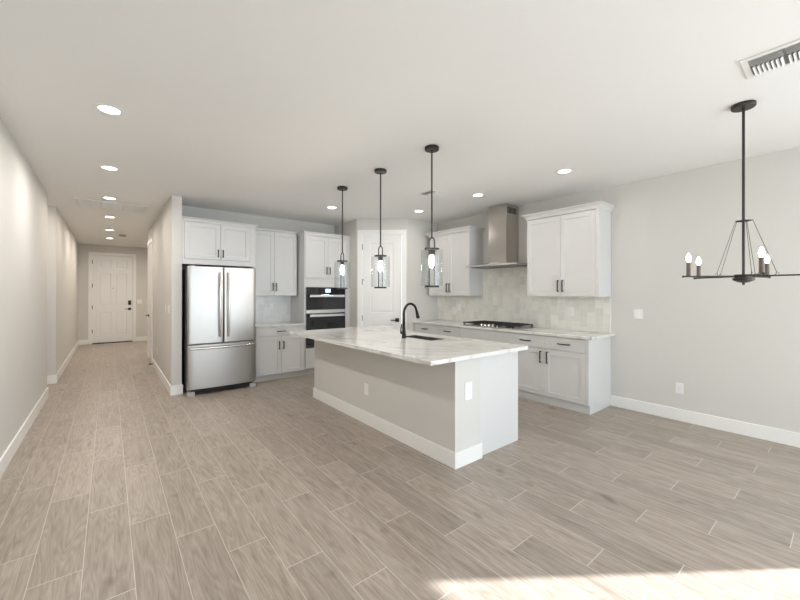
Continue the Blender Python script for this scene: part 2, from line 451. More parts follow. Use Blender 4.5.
for z in (2.28, 1.62, 1.02, 0.35): obj('hinge', hinge(z, 0.0), M['black'], fd)
bm = bx(W1-0.10, W1-0.035, -0.012, 0.02, 1.07, 1.20); box(bm, W1-0.09, W1-0.045, -0.018, -0.012, 1.13, 1.19)
obj('smart_lock', bm, M['black'], fd, bevel=0.003)
h = lever(fd, W1-0.068, 0.955, -1)
obj('peephole', lathe(bmesh.new(), [(0, -0.008), (0.012, -0.006), (0.012, 0.004), (0, 0.004)], (0, 0, 0), 16), M['grey'], fd).matrix_local = Matrix.Translation((W1/2, 0.02, 1.55)) @ Matrix.Rotation(PI/2, 4, 'X')

# hallway side door: in the partition, facing -x. local +x = world -y
sd = thing('door_2', 'white side door seen edge-on in the hallway partition', None, (X2A, HD1, 0), -PI/2, kind='structure')
W2 = HD1-HD0
o = obj('door_leaf', panel_leaf(W2-0.006, HDZ-0.012, 0.035, [(0.12, W2-0.12, 0.22, 0.86), (0.12, W2-0.12, 1.06, 2.30)]), M['door'], sd); o.location = (0.003, 0.006, 0.008)
obj('casing', casing(W2, HDZ, 0.07), M['trim'], sd, bevel=0.003)
for z in (2.25, 1.62, 0.35): obj('hinge', hinge(z, W2+0.002), M['black'], sd)
lever(sd, 0.07, 0.93, 1)

# pantry door
pd = thing('door_3', 'white two-panel pantry door on the angled corner wall', None, (PA.x+math.cos(DANG)*PD0, PA.y+math.sin(DANG)*PD0, 0), DANG, kind='structure')
W3 = PD1-PD0
o = obj('door_leaf', panel_leaf(W3-0.006, PDZ-0.012, 0.035, [(0.135, W3-0.15, 0.22, 0.84), (0.135, W3-0.15, 1.05, 2.31)]), M['door'], pd); o.location = (0.003, 0.008, 0.008)
obj('casing', casing(W3, PDZ, 0.083), M['trim'], pd, bevel=0.003)
for z in (2.25, 1.617, 0.966, 0.3): obj('hinge', hinge(z, -0.006), M['black'], pd)
h = lever(pd, W3-0.075, 0.932, -1)
o = obj('door_stop', tube(bmesh.new(), [(0.0, -0.012, 1.655), (0.03, -0.05, 1.655)], 0.006, 8), M['black'], pd)

# ------------------------------------------------------------------ cabinets (local frame: x along the run, door backs at y=0, room towards -y)
DT = 0.02
def shaker(x0, x1, z0, z1, fw=0.06, rec=0.009):
    bm = bmesh.new(); e = 0.002
    def L(ix, y): return [bm.verts.new(p) for p in ((x0+ix, y, z0+ix), (x1-ix, y, z0+ix), (x1-ix, y, z1-ix), (x0+ix, y, z1-ix))]
    rings = [L(0, 0), L(0, -DT+e), L(e, -DT), L(fw, -DT), L(fw+0.004, -DT+rec)]
    bm.faces.new(rings[0])
    for a, b in zip(rings, rings[1:]):
        for i in range(4):
            j = (i+1) % 4; bm.faces.new((a[i], a[j], b[j], b[i]))
    bm.faces.new(rings[-1])
    return bm
def slabfront(x0, x1, z0, z1):
    bm = bmesh.new(); e = 0.003
    def L(ix, y): return [bm.verts.new(p) for p in ((x0+ix, y, z0+ix), (x1-ix, y, z0+ix), (x1-ix, y, z1-ix), (x0+ix, y, z1-ix))]
    rings = [L(0, 0), L(0, -DT+e), L(e, -DT)]
    bm.faces.new(rings[0])
    for a, b in zip(rings, rings[1:]):
        for i in range(4):
            j = (i+1) % 4; bm.faces.new((a[i], a[j], b[j], b[i]))
    bm.faces.new(rings[-1]); return bm
def pull(parent, x, z, L=0.14, vertical=True):
    y = -DT; r = 0.0065; pr = 0.032
    if vertical:
        bm = boxes([(x-r, x+r, y-pr, y-pr+0.011, z-L/2, z+L/2), (x-r, x+r, y-pr+0.011, y, z-L/2, z-L/2+0.014), (x-r, x+r, y-pr+0.011, y, z+L/2-0.014, z+L/2)])
    else:
        bm = boxes([(x-L/2, x+L/2, y-pr, y-pr+0.011, z-r, z+r), (x-L/2, x-L/2+0.014, y-pr+0.011, y, z-r, z+r), (x+L/2-0.014, x+L/2, y-pr+0.011, y, z-r, z+r)])
    return obj('handle', bm, M['black'], parent, bevel=0.002)
def door(parent, x0, x1, z0, z1, hx=None, hz=None, L=0.15):
    g = 0.0016
    d = obj('door', shaker(x0+g, x1-g, z0+g, z1-g), M['cab'], parent)
    if hx is not None: pull(d, hx, hz, L)
    return d
def drawer(parent, x0, x1, z0, z1, handle=True, L=0.13, name='drawer', hdz=0.0):
    g = 0.0016
    d = obj(name, slabfront(x0+g, x1-g, z0+g, z1-g), M['cab'], parent)
    if handle: pull(d, (x0+x1)/2, (z0+z1)/2+hdz, L, False)
    return d
def crown(x0, x1, y0, y1, z0, h, out, left=True, right=True):
    """crown moulding solid: small cove profile, front at y0 (towards -y)"""
    prof = [(0.0, 0.0), (0.006, 0.0), (0.010, 0.25), (0.35, 0.55), (0.75, 0.80), (0.9, 0.84), (1.0, 0.86), (1.0, 1.0), (0.0, 1.0)]
    bm = bmesh.new(); rings = []
    for o_, f in prof[:-1]:
        q = o_*out if o_ > 0.02 else o_
        l = q if left else 0; r = q if right else 0
        rings.append([bm.verts.new(p) for p in ((x0-l, y1, z0+f*h), (x0-l, y0-q, z0+f*h), (x1+r, y0-q, z0+f*h), (x1+r, y1, z0+f*h))])
    for a, b in zip(rings, rings[1:]):
        for i in range(4):
            j = (i+1) % 4; bm.faces.new((a[i], a[j], b[j], b[i]))
    bm.faces.new(rings[0][::-1]); bm.faces.new(rings[-1])
    return bm

# --- over-fridge cabinet with its tall end panel (front faces -y)
YF = 5.90
c = thing('wall_cabinet', 'white two-door cabinet above the refrigerator', 'cabinet', (0.80, YF, 0), 0, 'white kitchen cabinets')
DEP = YB-YF-0.003
obj('carcass', boxes([(0, 0.99, 0, DEP, 1.825, 2.43)]), M['cab'], c)
door(c, 0.026, 0.492, 1.90, 2.425, 0.458, 1.995, 0.11)
door(c, 0.492, 0.912, 1.90, 2.425, 0.524, 1.995, 0.11)
obj('frame_rail', boxes([(0, 0.99, -0.012, 0, 1.825, 1.898), (0, 0.024, -0.012, 0, 1.898, 2.43), (0.914, 0.99, -0.012, 0, 1.898, 2.43)]), M['cab'], c)
obj('crown_moulding', crown(0, 0.99, -0.012, DEP, 2.43, 0.055, 0.05, False, True), M['cab'], c)
obj('end_panel', bx(0.955, 0.985, 0.0, DEP, 0, 1.825), M['cab'], c)

# --- upper cabinet left run
YU = 6.155
c = thing('wall_cabinet', 'white two-door upper cabinet between refrigerator and ovens', 'cabinet', (1.79, YU, 0), 0, 'white kitchen cabinets')
obj('carcass', bx(0, 0.789, 0, YB-YU-0.003, 1.369, 2.455), M['cab'], c)
door(c, 0.02, 0.395, 1.369, 2.445, 0.366, 1.52, 0.13)
door(c, 0.395, 0.789, 1.369, 2.445, 0.424, 1.52, 0.13)
obj('crown_moulding', crown(0, 0.788, -DT, YB-YU-0.003, 2.455, 0.03, 0.012, False, False), M['cab'], c)

# --- base cabinet left run
YBF = 5.885
c = thing('base_cabinet', 'white base cabinet with one wide drawer beside the refrigerator', 'cabinet', (1.79, YBF, 0), 0, 'white kitchen cabinets')
obj('carcass', bx(0, 0.812, 0, YB-YBF-0.003, 0.10, 0.868), M['cab'], c)
obj('toe_kick', bx(0, 0.815, 0.06, 0.08, 0, 0.10), M['cab'], c)
drawer(c, 0.01, 0.812, 0.725, 0.862, True, 0.14)
door(c, 0.01, 0.412, 0.105, 0.715, 0.375, 0.565, 0.13)
door(c, 0.412, 0.812, 0.105, 0.715, 0.449, 0.565, 0.13)
ct = obj('countertop', bx(1.79, 2.607, 5.845, YB-0.001, 0.869, 0.90), M['quartz'], bevel=0.002)
tag(ct, 'short white quartz worktop between refrigerator and tall oven cabinet', 'countertop')
bs = obj('backsplash', bx(1.79, 2.607, YB-0.011, YB-0.001, 0.901, 1.368), M['tile_l'])
tag(bs, 'pale grey tile backsplash above the short worktop by the refrigerator', 'backsplash')

# --- tall oven cabinet
YO = 5.89
c = thing('oven_cabinet', 'tall white cabinet housing the built-in double oven', 'cabinet', (2.61, YO, 0), 0, 'white kitchen cabinets')
OW = PA.x-2.61-0.002; OD = YB-YO-0.003
O0, O1, OZ0, OZ1 = 0.03, 0.785, 0.47, 1.515
obj('carcass', boxes([(0, OW, 0, OD, 0.10, OZ0-0.002), (0, OW, 0, OD, OZ1+0.002, 2.41), (0, O0-0.002, 0, OD, OZ0-0.002, OZ1+0.002), (O1+0.002, OW, 0, OD, OZ0-0.002, OZ1+0.002)]), M['cab'], c)
obj('toe_kick', bx(0, OW, 0.06, 0.08, 0, 0.10), M['cab'], c)
door(c, 0.012, 0.437, 1.68, 2.40, 0.405, 1.81, 0.125)
door(c, 0.437, OW-0.03, 1.68, 2.40, 0.469, 1.81, 0.125)
drawer(c, 0.012, OW-0.03, 0.11, 0.44, False)
obj('crown_moulding', crown(0, OW, -DT, OD, 2.41, 0.062, 0.029, True, False), M['cab'], c)

# --- built-in ovens
ov = thing('wall_oven', 'black stainless built-in double oven with lit display', 'oven', (2.61+O0, YO, 0), 0)
w_ = O1-O0
obj('oven_body', bx(0.004, w_-0.004, 0.002, 0.5, OZ0, OZ1), M['dsteel'], ov)
cp = obj('control_panel', bx(0, w_, -0.028, 0, 1.395, OZ1), M['ovglass'], ov, bevel=0.003)
obj('display_screen', bx(w_*0.47, w_*0.60, -0.0295, -0.0282, 1.425, 1.49), M['screen'], cp)
def ov_handle(parent, z):
    bm = boxes([(0.04, w_-0.04, -0.085, -0.068, z-0.021, z+0.021), (0.05, 0.075, -0.068, -0.028, z-0.012, z+0.012), (w_-0.075, w_-0.05, -0.068, -0.028, z-0.012, z+0.012)])
    obj('handle', bm, M['chrome'], parent, bevel=0.004)
ud = obj('upper_door', bx(0, w_, -0.028, 0, 1.125, 1.392), M['ovglass'], ov, bevel=0.003); ov_handle(ud, 1.365)
obj('divider_strip', bx(0, w_, -0.026, 0, 1.065, 1.122), M['steel_h'], ov)
ld = obj('lower_door', bx(0, w_, -0.028, 0, 0.52, 1.062), M['ovglass'], ov, bevel=0.003); ov_handle(ld, 1.025)
obj('vent_strip', bx(0, w_, -0.022, 0, OZ0, 0.517), M['bsteel'], ov)
ov.location.y = YO-0.0

# --- right run: front faces -x. local x=0 at world Y=y0, going towards -Y
XB = 4.36        # carcass front (door face at 4.34)
BD = XR-XB-0.003
def rrun(name, label, ya, yb, xf):
    return thing(name, label, 'cabinet', (xf, ya, 0), -PI/2, 'white kitchen cabinets'), ya-yb
c, wd = rrun('base_cabinet', 'white base cabinet with two drawers in the pantry corner', 5.03, 3.924, XB)
obj('carcass', bx(0, wd-0.001, 0, BD, 0.10, 0.878), M['cab'], c)
obj('toe_kick', bx(0, wd-0.001, 0.02, 0.04, 0, 0.10), M['cab'], c)
mid = 5.03-4.448
drawer(c, 0.02, mid, 0.71, 0.872, True, 0.14); drawer(c, mid, wd, 0.71, 0.872, True, 0.14)
door(c, 0.02, mid, 0.105, 0.70, mid-0.04, 0.60); door(c, mid, wd, 0.105, 0.70, mid+0.04, 0.60)
c, wd = rrun('base_cabinet', 'white base cabinet with blank drawer front under the gas cooktop', 3.924, 3.016, XB)
obj('carcass', bx(0, wd-0.001, 0, BD, 0.10, 0.878), M['cab'], c)
obj('toe_kick', bx(0, wd-0.001, 0.02, 0.04, 0, 0.10), M['cab'], c)
drawer(c, 0, wd, 0.71, 0.872, False, name='false_drawer_front')
door(c, 0, wd/2, 0.105, 0.70, wd/2-0.04, 0.60); door(c, wd/2, wd, 0.105, 0.70, wd/2+0.04, 0.60)
c, wd = rrun('base_cabinet', 'white base cabinet with two drawers at the open right end of the run', 3.016, 1.932, XB)
obj('carcass', bx(0, wd, 0, BD, 0.10, 0.878), M['cab'], c)
obj('toe_kick', bx(0, wd, 0.014, BD, 0, 0.10), M['cab'], c)
obj('end_stile', bx(wd-0.033, wd, -DT, 0, 0.10, 0.878), M['cab'], c)
mid = 3.016-2.485; we = wd-0.034
drawer(c, 0, mid, 0.71, 0.872, True, 0.15); drawer(c, mid, we, 0.71, 0.872, True, 0.15)
door(c, 0, mid, 0.105, 0.70, mid-0.045, 0.60); door(c, mid, we, 0.105, 0.70, mid+0.045, 0.60)
ct = obj('countertop', bx(4.305, XR-0.001, 1.885, 5.03, 0.879, 0.912), M['quartz'], bevel=0.002)
tag(ct, 'long white quartz worktop under the range hood on the right wall', 'countertop')
bs = obj('backsplash', boxes([(XR-0.011, XR-0.001, 1.945, 5.03, 0.913, 1.371), (XR-0.011, XR-0.001, 2.897, 3.945, 1.371, 1.84)]), M['tile_r'])
tag(bs, 'greige stacked tile backsplash on the right wall behind the cooktop', 'backsplash')
o = obj('tile_edge', bx(XR-0.014, XR-0.001, 1.930, 1.944, 0.913, 1.371), M['trim'], bs)

XU = 4.62        # carcass front (door face at 4.60)
UD = XR-XU-0.003
c, wd = rrun('wall_cabinet', 'white two-door upper cabinet right of the range hood', 2.895, 1.930, XU)
obj('carcass', bx(0, wd, 0, UD, 1.372, 2.44), M['cab'], c)
door(c, 0.002, 0.49, 1.374, 2.43, 0.458, 1.51, 0.15); door(c, 0.49, wd-0.035, 1.374, 2.43, 0.522, 1.51, 0.15)
obj('end_stile', bx(wd-0.034, wd, -DT, 0, 1.372, 2.44), M['cab'], c)
obj('crown_moulding', crown(0, wd, -DT, UD, 2.44, 0.068, 0.062, True, True), M['cab'], c)
c, wd = rrun('wall_cabinet', 'white two-door upper cabinet left of the range hood', 4.905, 3.947, XU)
obj('carcass', bx(0, wd, 0, UD, 1.372, 2.44), M['cab'], c)
door(c, 0.002, 0.495, 1.374, 2.43, 0.462, 1.51, 0.15); door(c, 0.495, wd-0.035, 1.374, 2.43, 0.528, 1.51, 0.15)
obj('end_stile', bx(wd-0.034, wd, -DT, 0, 1.372, 2.44), M['cab'], c)
obj('crown_moulding', crown(0, wd, -DT, UD, 2.44, 0.068, 0.062, True, True), M['cab'], c)

# --- range hood (world coordinates relative to its empty)
hx_, hy_ = XR, 3.43
hd = thing('range_hood', 'stainless steel chimney range hood on the tiled right wall', 'range hood', (hx_-0.0125, hy_, 0), 0)
bm = bmesh.new(); box(bm, -0.315, -0.001, -0.175, 0.150, 1.885, H-0.002)
obj('chimney', bm, M['hood'], hd, bevel=0.002)
bm = bmesh.new()
for i in range(7):
    box(bm, -0.285+i*0.034, -0.265+i*0.034, -0.1765, -0.1752, 2.62, 2.71)
obj('vent_slots', bm, M['dark'], hd)
bm = bmesh.new()
a = [bm.verts.new(p) for p in ((-0.50,-0.455,1.822),(-0.001,-0.455,1.822),(-0.001,0.455,1.822),(-0.50,0.455,1.822))]
b = [bm.verts.new(p) for p in ((-0.50,-0.455,1.847),(-0.001,-0.455,1.847),(-0.001,0.455,1.847),(-0.50,0.455,1.847))]
d = [bm.verts.new(p) for p in ((-0.33,-0.20,1.890),(-0.001,-0.20,1.890),(-0.001,0.20,1.890),(-0.33,0.20,1.890))]
for u, v in ((a, b), (b, d)):
    for i in range(4): bm.faces.new((u[i], u[(i+1)%4], v[(i+1)%4], v[i]))
bm.faces.new(a[::-1]); bm.faces.new(d)
obj('canopy', bm, M['steel_h'], hd, bevel=0.002)
for yy in (0.10, 0.0, -0.10):
    bm = bmesh.new(); tube(bm, [(-0.502, yy, 1.834), (-0.512, yy, 1.834)], 0.008, 12); obj('chrome_stud', bm, M['chrome'], hd, True)  # small round chrome studs along the canopy front edge
obj('grease_filter', boxes([(-0.44, -0.06, -0.40, -0.01, 1.816, 1.822), (-0.44, -0.06, 0.01, 0.40, 1.816, 1.822)]), M['dsteel'], hd)

# --- gas cooktop
ck = thing('gas_cooktop', 'black gas cooktop with iron grates on the right worktop', 'cooktop', (4.61, 3.41, 0.9125), 0)
obj('cooktop_plate', bx(-0.255, 0.255, -0.455, 0.455, 0, 0.012), M['steel'], ck, bevel=0.004)
for gy in (-0.30, 0.0, 0.30):
    bm = bmesh.new(); x0 = -0.235 if abs(gy) > 0.1 else -0.10; x1 = 0.235; y0, y1 = gy-0.145, gy+0.145; zt = 0.052
    for (p, q) in (((x0,y0),(x1,y0)), ((x0,y1),(x1,y1)), ((x0,y0),(x0,y1)), ((x1,y0),(x1,y1))):
        box(bm, min(p[0],q[0])-0.006, max(p[0],q[0])+0.006, min(p[1],q[1])-0.006, max(p[1],q[1])+0.006, zt-0.014, zt)
    for k in range(1, 4):
        yy = y0+(y1-y0)*k/4; box(bm, x0, x1, yy-0.005, yy+0.005, zt-0.012, zt+0.004)
    for k in range(1, 3):
        xx = x0+(x1-x0)*k/3; box(bm, xx-0.005, xx+0.005, y0, y1, zt-0.012, zt)
    for xx in (x0, x1):
        for yy in (y0, y1): box(bm, xx-0.009, xx+0.009, yy-0.009, yy+0.009, 0.012, zt)
    obj('grate', bm, M['iron'], ck)
for (bxx, byy, r) in ((-0.12,-0.30,0.04), (0.12,-0.30,0.035), (0.05,0.0,0.055), (-0.12,0.30,0.035), (0.12,0.30,0.04)):
    obj('burner', lathe(bmesh.new(), [(0,0.034),(r*0.8,0.034),(r,0.03),(r,0.022),(r*1.2,0.02),(r*1.2,0.012),(0,0.012)], (bxx,byy,0), 20), M['iron'], ck, True)
for k in range(5):
    obj('control_knob', lathe(bmesh.new(), [(0,0.04),(0.015,0.04),(0.018,0.036),(0.020,0.012),(0,0.012)], (-0.195, -0.14+k*0.07, 0), 20), M['chrome'], ck, True)

# ------------------------------------------------------------------ refrigerator
FX, FY, FW = 0.836, 5.65, 0.900
f = thing('refrigerator', 'stainless french door refrigerator with bottom freezer drawer', 'refrigerator', (FX, FY, 0), 0)
obj('cabinet_body', bx(0.008, FW-0.008, 0.075, 0.79, 0.05, 1.765), M['dsteel'], f, bevel=0.006)
def curved_front(x0, x1, z0, z1, y0, th, bow, n=10):
    """door skin whose front bows towards -y (bow measured over the full fridge width)"""
    bm = bmesh.new(); fr_, bk = [], []
    def yy(x):
        s = (x-FW/2)/(FW/2); e = min(x-x0, x1-x)
        r = 0.012; rnd = 0.0 if e >= r else (r-math.sqrt(max(0, r*r-(r-e)**2)))
        return y0 - bow*(1-s*s) + rnd
    xs = sorted({x0, x0+0.002, x0+0.005, x0+0.012, x1-0.012, x1-0.005, x1-0.002, x1} | {x0+(x1-x0)*i/n for i in range(1, n)})
    rows = [(z0, 0.004), (z0+0.004, 0), (z1-0.004, 0), (z1, 0.004)]
    G = [[bm.verts.new((x, yy(x)+d_, z)) for x in xs] for z, d_ in rows]
    for a_, b_ in zip(G, G[1:]):
        for i in range(len(xs)-1): bm.faces.new((a_[i], a_[i+1], b_[i+1], b_[i]))
    B = [bm.verts.new(p) for p in ((x0, y0+th, z0), (x1, y0+th, z0), (x1, y0+th, z1), (x0, y0+th, z1))]
    bm.faces.new(B); bm.faces.new([*G[0][::-1], B[0], B[1]]); bm.faces.new([*G[-1], B[2], B[3]])
    bm.faces.new([*[g[0] for g in G], B[3], B[0]]); bm.faces.new([*[g[-1] for g in G][::-1], B[1], B[2]])
    return bm
def bow_handle(parent, p0, p1, out, r=0.013, n=14):
    pts = []; p0 = Vector(p0); p1 = Vector(p1)
    pts.append(p0)
    for i in range(n+1):
        s = i/n; q = p0.lerp(p1, s); q.y -= out*(0.55+0.45*math.sin(PI*s)) if 0 < i < n else out*0.5
        pts.append(q)
    pts.append(p1)
    bm = bmesh.new(); tube(bm, pts, r, 12)
    obj('handle', bm, M['steel_h'], parent, True)
SPL = 0.448
d = obj('left_door', curved_front(0, SPL-0.003, 0.712, 1.785, 0.02, 0.05, 0.02), M['steel'], f, True)
bow_handle(d, (SPL-0.055, 0.0, 0.80), (SPL-0.055, 0.0, 1.70), 0.06)
d = obj('right_door', curved_front(SPL+0.003, FW, 0.712, 1.785, 0.02, 0.05, 0.02), M['steel'], f, True)
bow_handle(d, (SPL+0.06, 0.0, 0.80), (SPL+0.06, 0.0, 1.70), 0.06)
d = obj('freezer_drawer', curved_front(0, FW, 0.085, 0.695, 0.02, 0.05, 0.02), M['steel'], f, True)
bow_handle(d, (0.03, 0.02, 0.648), (FW-0.03, 0.02, 0.648), 0.055, 0.017)
obj('toe_grille', bx(0.05, FW-0.05, 0.045, 0.075, 0.02, 0.082), M['dark'], f)
for x in (0.0, FW-0.085):
    obj('foot', bx(x, x+0.085, 0.0, 0.09, 0, 0.055), M['grey'], f, bevel=0.006)
for x in (0.03, FW-0.09):
    obj('hinge_cover', bx(x, x+0.06, 0.03, 0.12, 1.766, 1.80), M['dsteel'], f, bevel=0.004)

# ------------------------------------------------------------------ island
IX0, IX1, IY0, IY1 = 1.834, 3.10, 1.937, 4.60
isl = thing('kitchen_island', 'kitchen island with greige drywall back and white end panel', 'island', (2.6, 3.3, 0), 0)
def rel(bm):
    bmesh.ops.translate(bm, verts=bm.verts, vec=(-2.6, -3.3, 0)); return bm
obj('drywall_back', rel(bx(2.177, 2.49, 2.013, 4.585, 0, 0.880)), M['wall'], isl)
obj('baseboard', rel(boxes([(2.163, 2.177, 1.999, 4.599, 0, BH), (2.177, 2.504, 1.999, 2.013, 0, BH), (2.49, 2.504, 2.013, 2.028, 0, BH), (2.177, 2.49, 4.585, 4.599, 0, BH)])), M['trim'], isl, bevel=0.003)
obj('end_panel', rel(bx(2.491, 3.075, 2.03, 2.05, 0, 0.880)), M['cab'], isl, bevel=0.001)
obj('cabinet_body', rel(boxes([(2.491, 3.02, 2.051, 2.62, 0.1, 0.880), (2.491, 3.02, 3.66, 4.56, 0.1, 0.880), (2.491, 3.02, 2.62, 3.66, 0.1, 0.60), (2.491, 2.60, 2.62, 3.66, 0.60, 0.880), (3.0, 3.02, 2.62, 3.66, 0.60, 0.880)])), M['cab'], isl)
obj('toe_kick', rel(bx(2.95, 2.97, 2.051, 4.56, 0, 0.1)), M['cab'], isl)
obj('far_end_panel', rel(bx(2.491, 3.075, 4.561, 4.581, 0, 0.880)), M['cab'], isl)

SX0, SX1, SY0, SY1 = 2.645, 2.885, 2.785, 3.32
def slab_hole(X0, X1, Y0, Y1, z0, z1, hx0, hx1, hy0, hy1):
    bm = bmesh.new(); V = {}
    def v(*k):
        if k not in V: V[k] = bm.verts.new(k)
        return V[k]
    o_ = [(X0,Y0),(X1,Y0),(X1,Y1),(X0,Y1)]; h_ = [(hx0,hy0),(hx1,hy0),(hx1,hy1),(hx0,hy1)]
    for i in range(4):
        j = (i+1) % 4
        bm.faces.new((v(*o_[i],z1), v(*o_[j],z1), v(*h_[j],z1), v(*h_[i],z1)))
        bm.faces.new((v(*o_[i],z0), v(*h_[i],z0), v(*h_[j],z0), v(*o_[j],z0)))
        bm.faces.new((v(*o_[i],z0), v(*o_[j],z0), v(*o_[j],z1), v(*o_[i],z1)))
        bm.faces.new((v(*h_[i],z0), v(*h_[i],z1), v(*h_[j],z1), v(*h_[j],z0)))
    return bm
ct = obj('countertop', slab_hole(IX0, IX1, IY0, IY1, 0.881, 0.914, SX0, SX1, SY0, SY1), M['quartz'], bevel=0.002)
tag(ct, 'large white veined quartz worktop on the island with sink cutout', 'countertop')
bm = bmesh.new()
t_ = 0.01; zb = 0.68; g_ = 0.001
box(bm, SX0+g_, SX1-g_, SY0+g_, SY1-g_, zb-t_, zb)
for a in ((SX0+g_, SX0+g_+t_, SY0+g_, SY1-g_), (SX1-g_-t_, SX1-g_, SY0+g_, SY1-g_), (SX0+g_+t_, SX1-g_-t_, SY0+g_, SY0+g_+t_), (SX0+g_+t_, SX1-g_-t_, SY1-g_-t_, SY1-g_)):
    box(bm, *a, zb, 0.908)
sk = obj('kitchen_sink', bm, M['sinkm']); tag(sk, 'dark undermount sink set into the island worktop', 'sink')
o = obj('drain', lathe(bmesh.new(), [(0, 0.004), (0.04, 0.004), (0.045, 0), (0, 0)], ((SX0+SX1)/2, (SY0+SY1)/2, zb), 20), M['chrome'], sk)

# faucet
fc = thing('faucet', 'matte black gooseneck pull-down faucet on the island', 'faucet', (2.572, 3.15, 0.914), 0)
obj('base', lathe(bmesh.new(), [(0,0),(0.028,0),(0.028,0.006),(0.024,0.012),(0.022,0.06),(0,0.06)], (0,0,0), 24), M['black'], fc, True)
pts = [(0,0,0.05), (0,0,0.27)]
R_ = 0.095
for i in range(1, 15):
    th = PI*i/14*0.93; pts.append((R_-R_*math.cos(th), 0, 0.27+R_*math.sin(th)*1.15))
bm = bmesh.new(); tube(bm, pts, [0.020]+[0.0135]*(len(pts)-1), 16); obj('spout', bm, M['black'], fc, True)
e = Vector(pts[-1]); dr = (e-Vector(pts[-2])).normalized()
bm = bmesh.new(); tube(bm, [e-dr*0.01, e+dr*0.02, e+dr*0.07, e+dr*0.085], [0.0145, 0.016, 0.021, 0.02], 16); obj('spray_head', bm, M['black'], fc, True)
bm = bmesh.new(); tube(bm, [(0,0.015,0.055), (0,0.05,0.055)], 0.016, 14); tube(bm, [(0,0.048,0.055), (0.0,0.055,0.08), (0.0,0.04,0.155)], [0.009,0.007,0.005], 10)
obj('lever', bm, M['black'], fc, True)

# ------------------------------------------------------------------ pendant lights over the island
def pendant(loc, label):
    p = thing('pendant_light', label, 'pendant light', loc, 0, 'glass pendants over the island')
    z = lambda v: v-H
    obj('ceiling_canopy', lathe(bmesh.new(), [(0,0),(0.064,0),(0.066,-0.004),(0.066,-0.026),(0.062,-0.030),(0,-0.030)], (0,0,0), 32), M['bronze'], p, True)
    bm = bmesh.new(); tube(bm, [(0,0,-0.03), (0,0,z(1.925))], 0.0075, 12); obj('rod', bm, M['bronze'], p, True)
    bm = bmesh.new(); pts = [(0,-0.036,z(1.82)), (0,-0.036,z(1.885))]
    for i in range(1, 12):
        a_ = PI*i/12; pts.append((0, -0.036*math.cos(a_), z(1.885)+0.04*math.sin(a_)))
    pts += [(0,0.036,z(1.885)), (0,0.036,z(1.82))]
    tube(bm, pts, 0.006, 10); obj('yoke', bm, M['bronze'], p, True)
    obj('top_plate', lathe(bmesh.new(), [(0,z(1.826)),(0.067,z(1.826)),(0.068,z(1.822)),(0.068,z(1.812)),(0,z(1.812))], (0,0,0), 32), M['bronze'], p, True)
    bm = bmesh.new(); tube(bm, [(0,-0.036,z(1.812)), (0,-0.036,z(1.482))], 0.0055, 10); obj('side_rod', bm, M['bronze'], p, True)
    bm = bmesh.new(); tube(bm, [(0,0.036,z(1.812)), (0,0.036,z(1.482))], 0.0055, 10); obj('side_rod', bm, M['bronze'], p, True)
    obj('bottom_plate', lathe(bmesh.new(), [(0,z(1.482)),(0.067,z(1.482)),(0.068,z(1.478)),(0.068,z(1.466)),(0,z(1.466))], (0,0,0), 32), M['bronze'], p, True)
    bm = lathe(bmesh.new(), [(0.102,z(1.812)),(0.102,z(1.483)),(0.098,z(1.483)),(0.098,z(1.812)),(0.102,z(1.812))], (0,0,0), 48)
    bmesh.ops.remove_doubles(bm, verts=bm.verts, dist=1e-5)
    obj('glass_shade', bm, M['glass'], p, True)
    s = obj('socket', lathe(bmesh.new(), [(0,z(1.812)),(0.02,z(1.812)),(0.02,z(1.765)),(0,z(1.765))], (0,0,0), 20), M['bronze'], p, True)
    obj('bulb', lathe(bmesh.new(), [(0,z(1.765)),(0.012,z(1.765)),(0.016,z(1.75)),(0.023,z(1.715)),(0.021,z(1.685)),(0.011,z(1.658)),(0,z(1.652))], (0,0,0), 20), M['bulb'], p, True)
    return p
P0 = pendant((2.322, 4.085, H), 'glass pendant light farthest from the camera, beside the ovens')
for loc, lb in (((2.322, 3.25, H), 'middle of the three glass pendants, in front of the pantry door'), ((2.33, 2.447, H), 'nearest and largest looking glass pendant, right of the pantry door')):
    q = copy_tree(P0); q.location = loc; q['label'] = lb

# ------------------------------------------------------------------ chandelier
CX, CY_, ZB = 3.54, 0.502, 1.535
ch = thing('chandelier', 'black five-arm candle chandelier in the dining area', 'chandelier', (CX, CY_, H), 0)
z = lambda v: v-H
obj('ceiling_canopy', lathe(bmesh.new(), [(0,0),(0.066,0),(0.068,-0.004),(0.068,-0.022),(0.064,-0.027),(0,-0.027)], (0,0,0), 36), M['bronze'], ch, True)
bm = bmesh.new(); tube(bm, [(0,0,-0.027), (0,0,z(ZB-0.01))], 0.0085, 12); obj('rod', bm, M['bronze'], ch, True)
obj('hub', lathe(bmesh.new(), [(0,z(ZB+0.012)),(0.05,z(ZB+0.012)),(0.05,z(ZB-0.012)),(0.062,z(ZB-0.014)),(0.058,z(ZB-0.03)),(0.03,z(ZB-0.043)),(0.008,z(ZB-0.047)),(0.008,z(ZB-0.062)),(0,z(ZB-0.064))], (0,0,0), 32), M['bronze'], ch, True)
R_ = 0.345; ph = math.radians(58.0)
bm = bmesh.new(); RB = 0.048
ring = [(RB*math.cos(ph+k*2*PI/5), RB*math.sin(ph+k*2*PI/5), z(1.93)) for k in range(5)]
for k in range(5):
    tube(bm, [ring[k], (0,0,z(1.93))], 0.0035, 8)
    tube(bm, [ring[k], ring[(k+1)%5]], 0.0025, 8)
obj('spreader', bm, M['bronze'], ch, True)
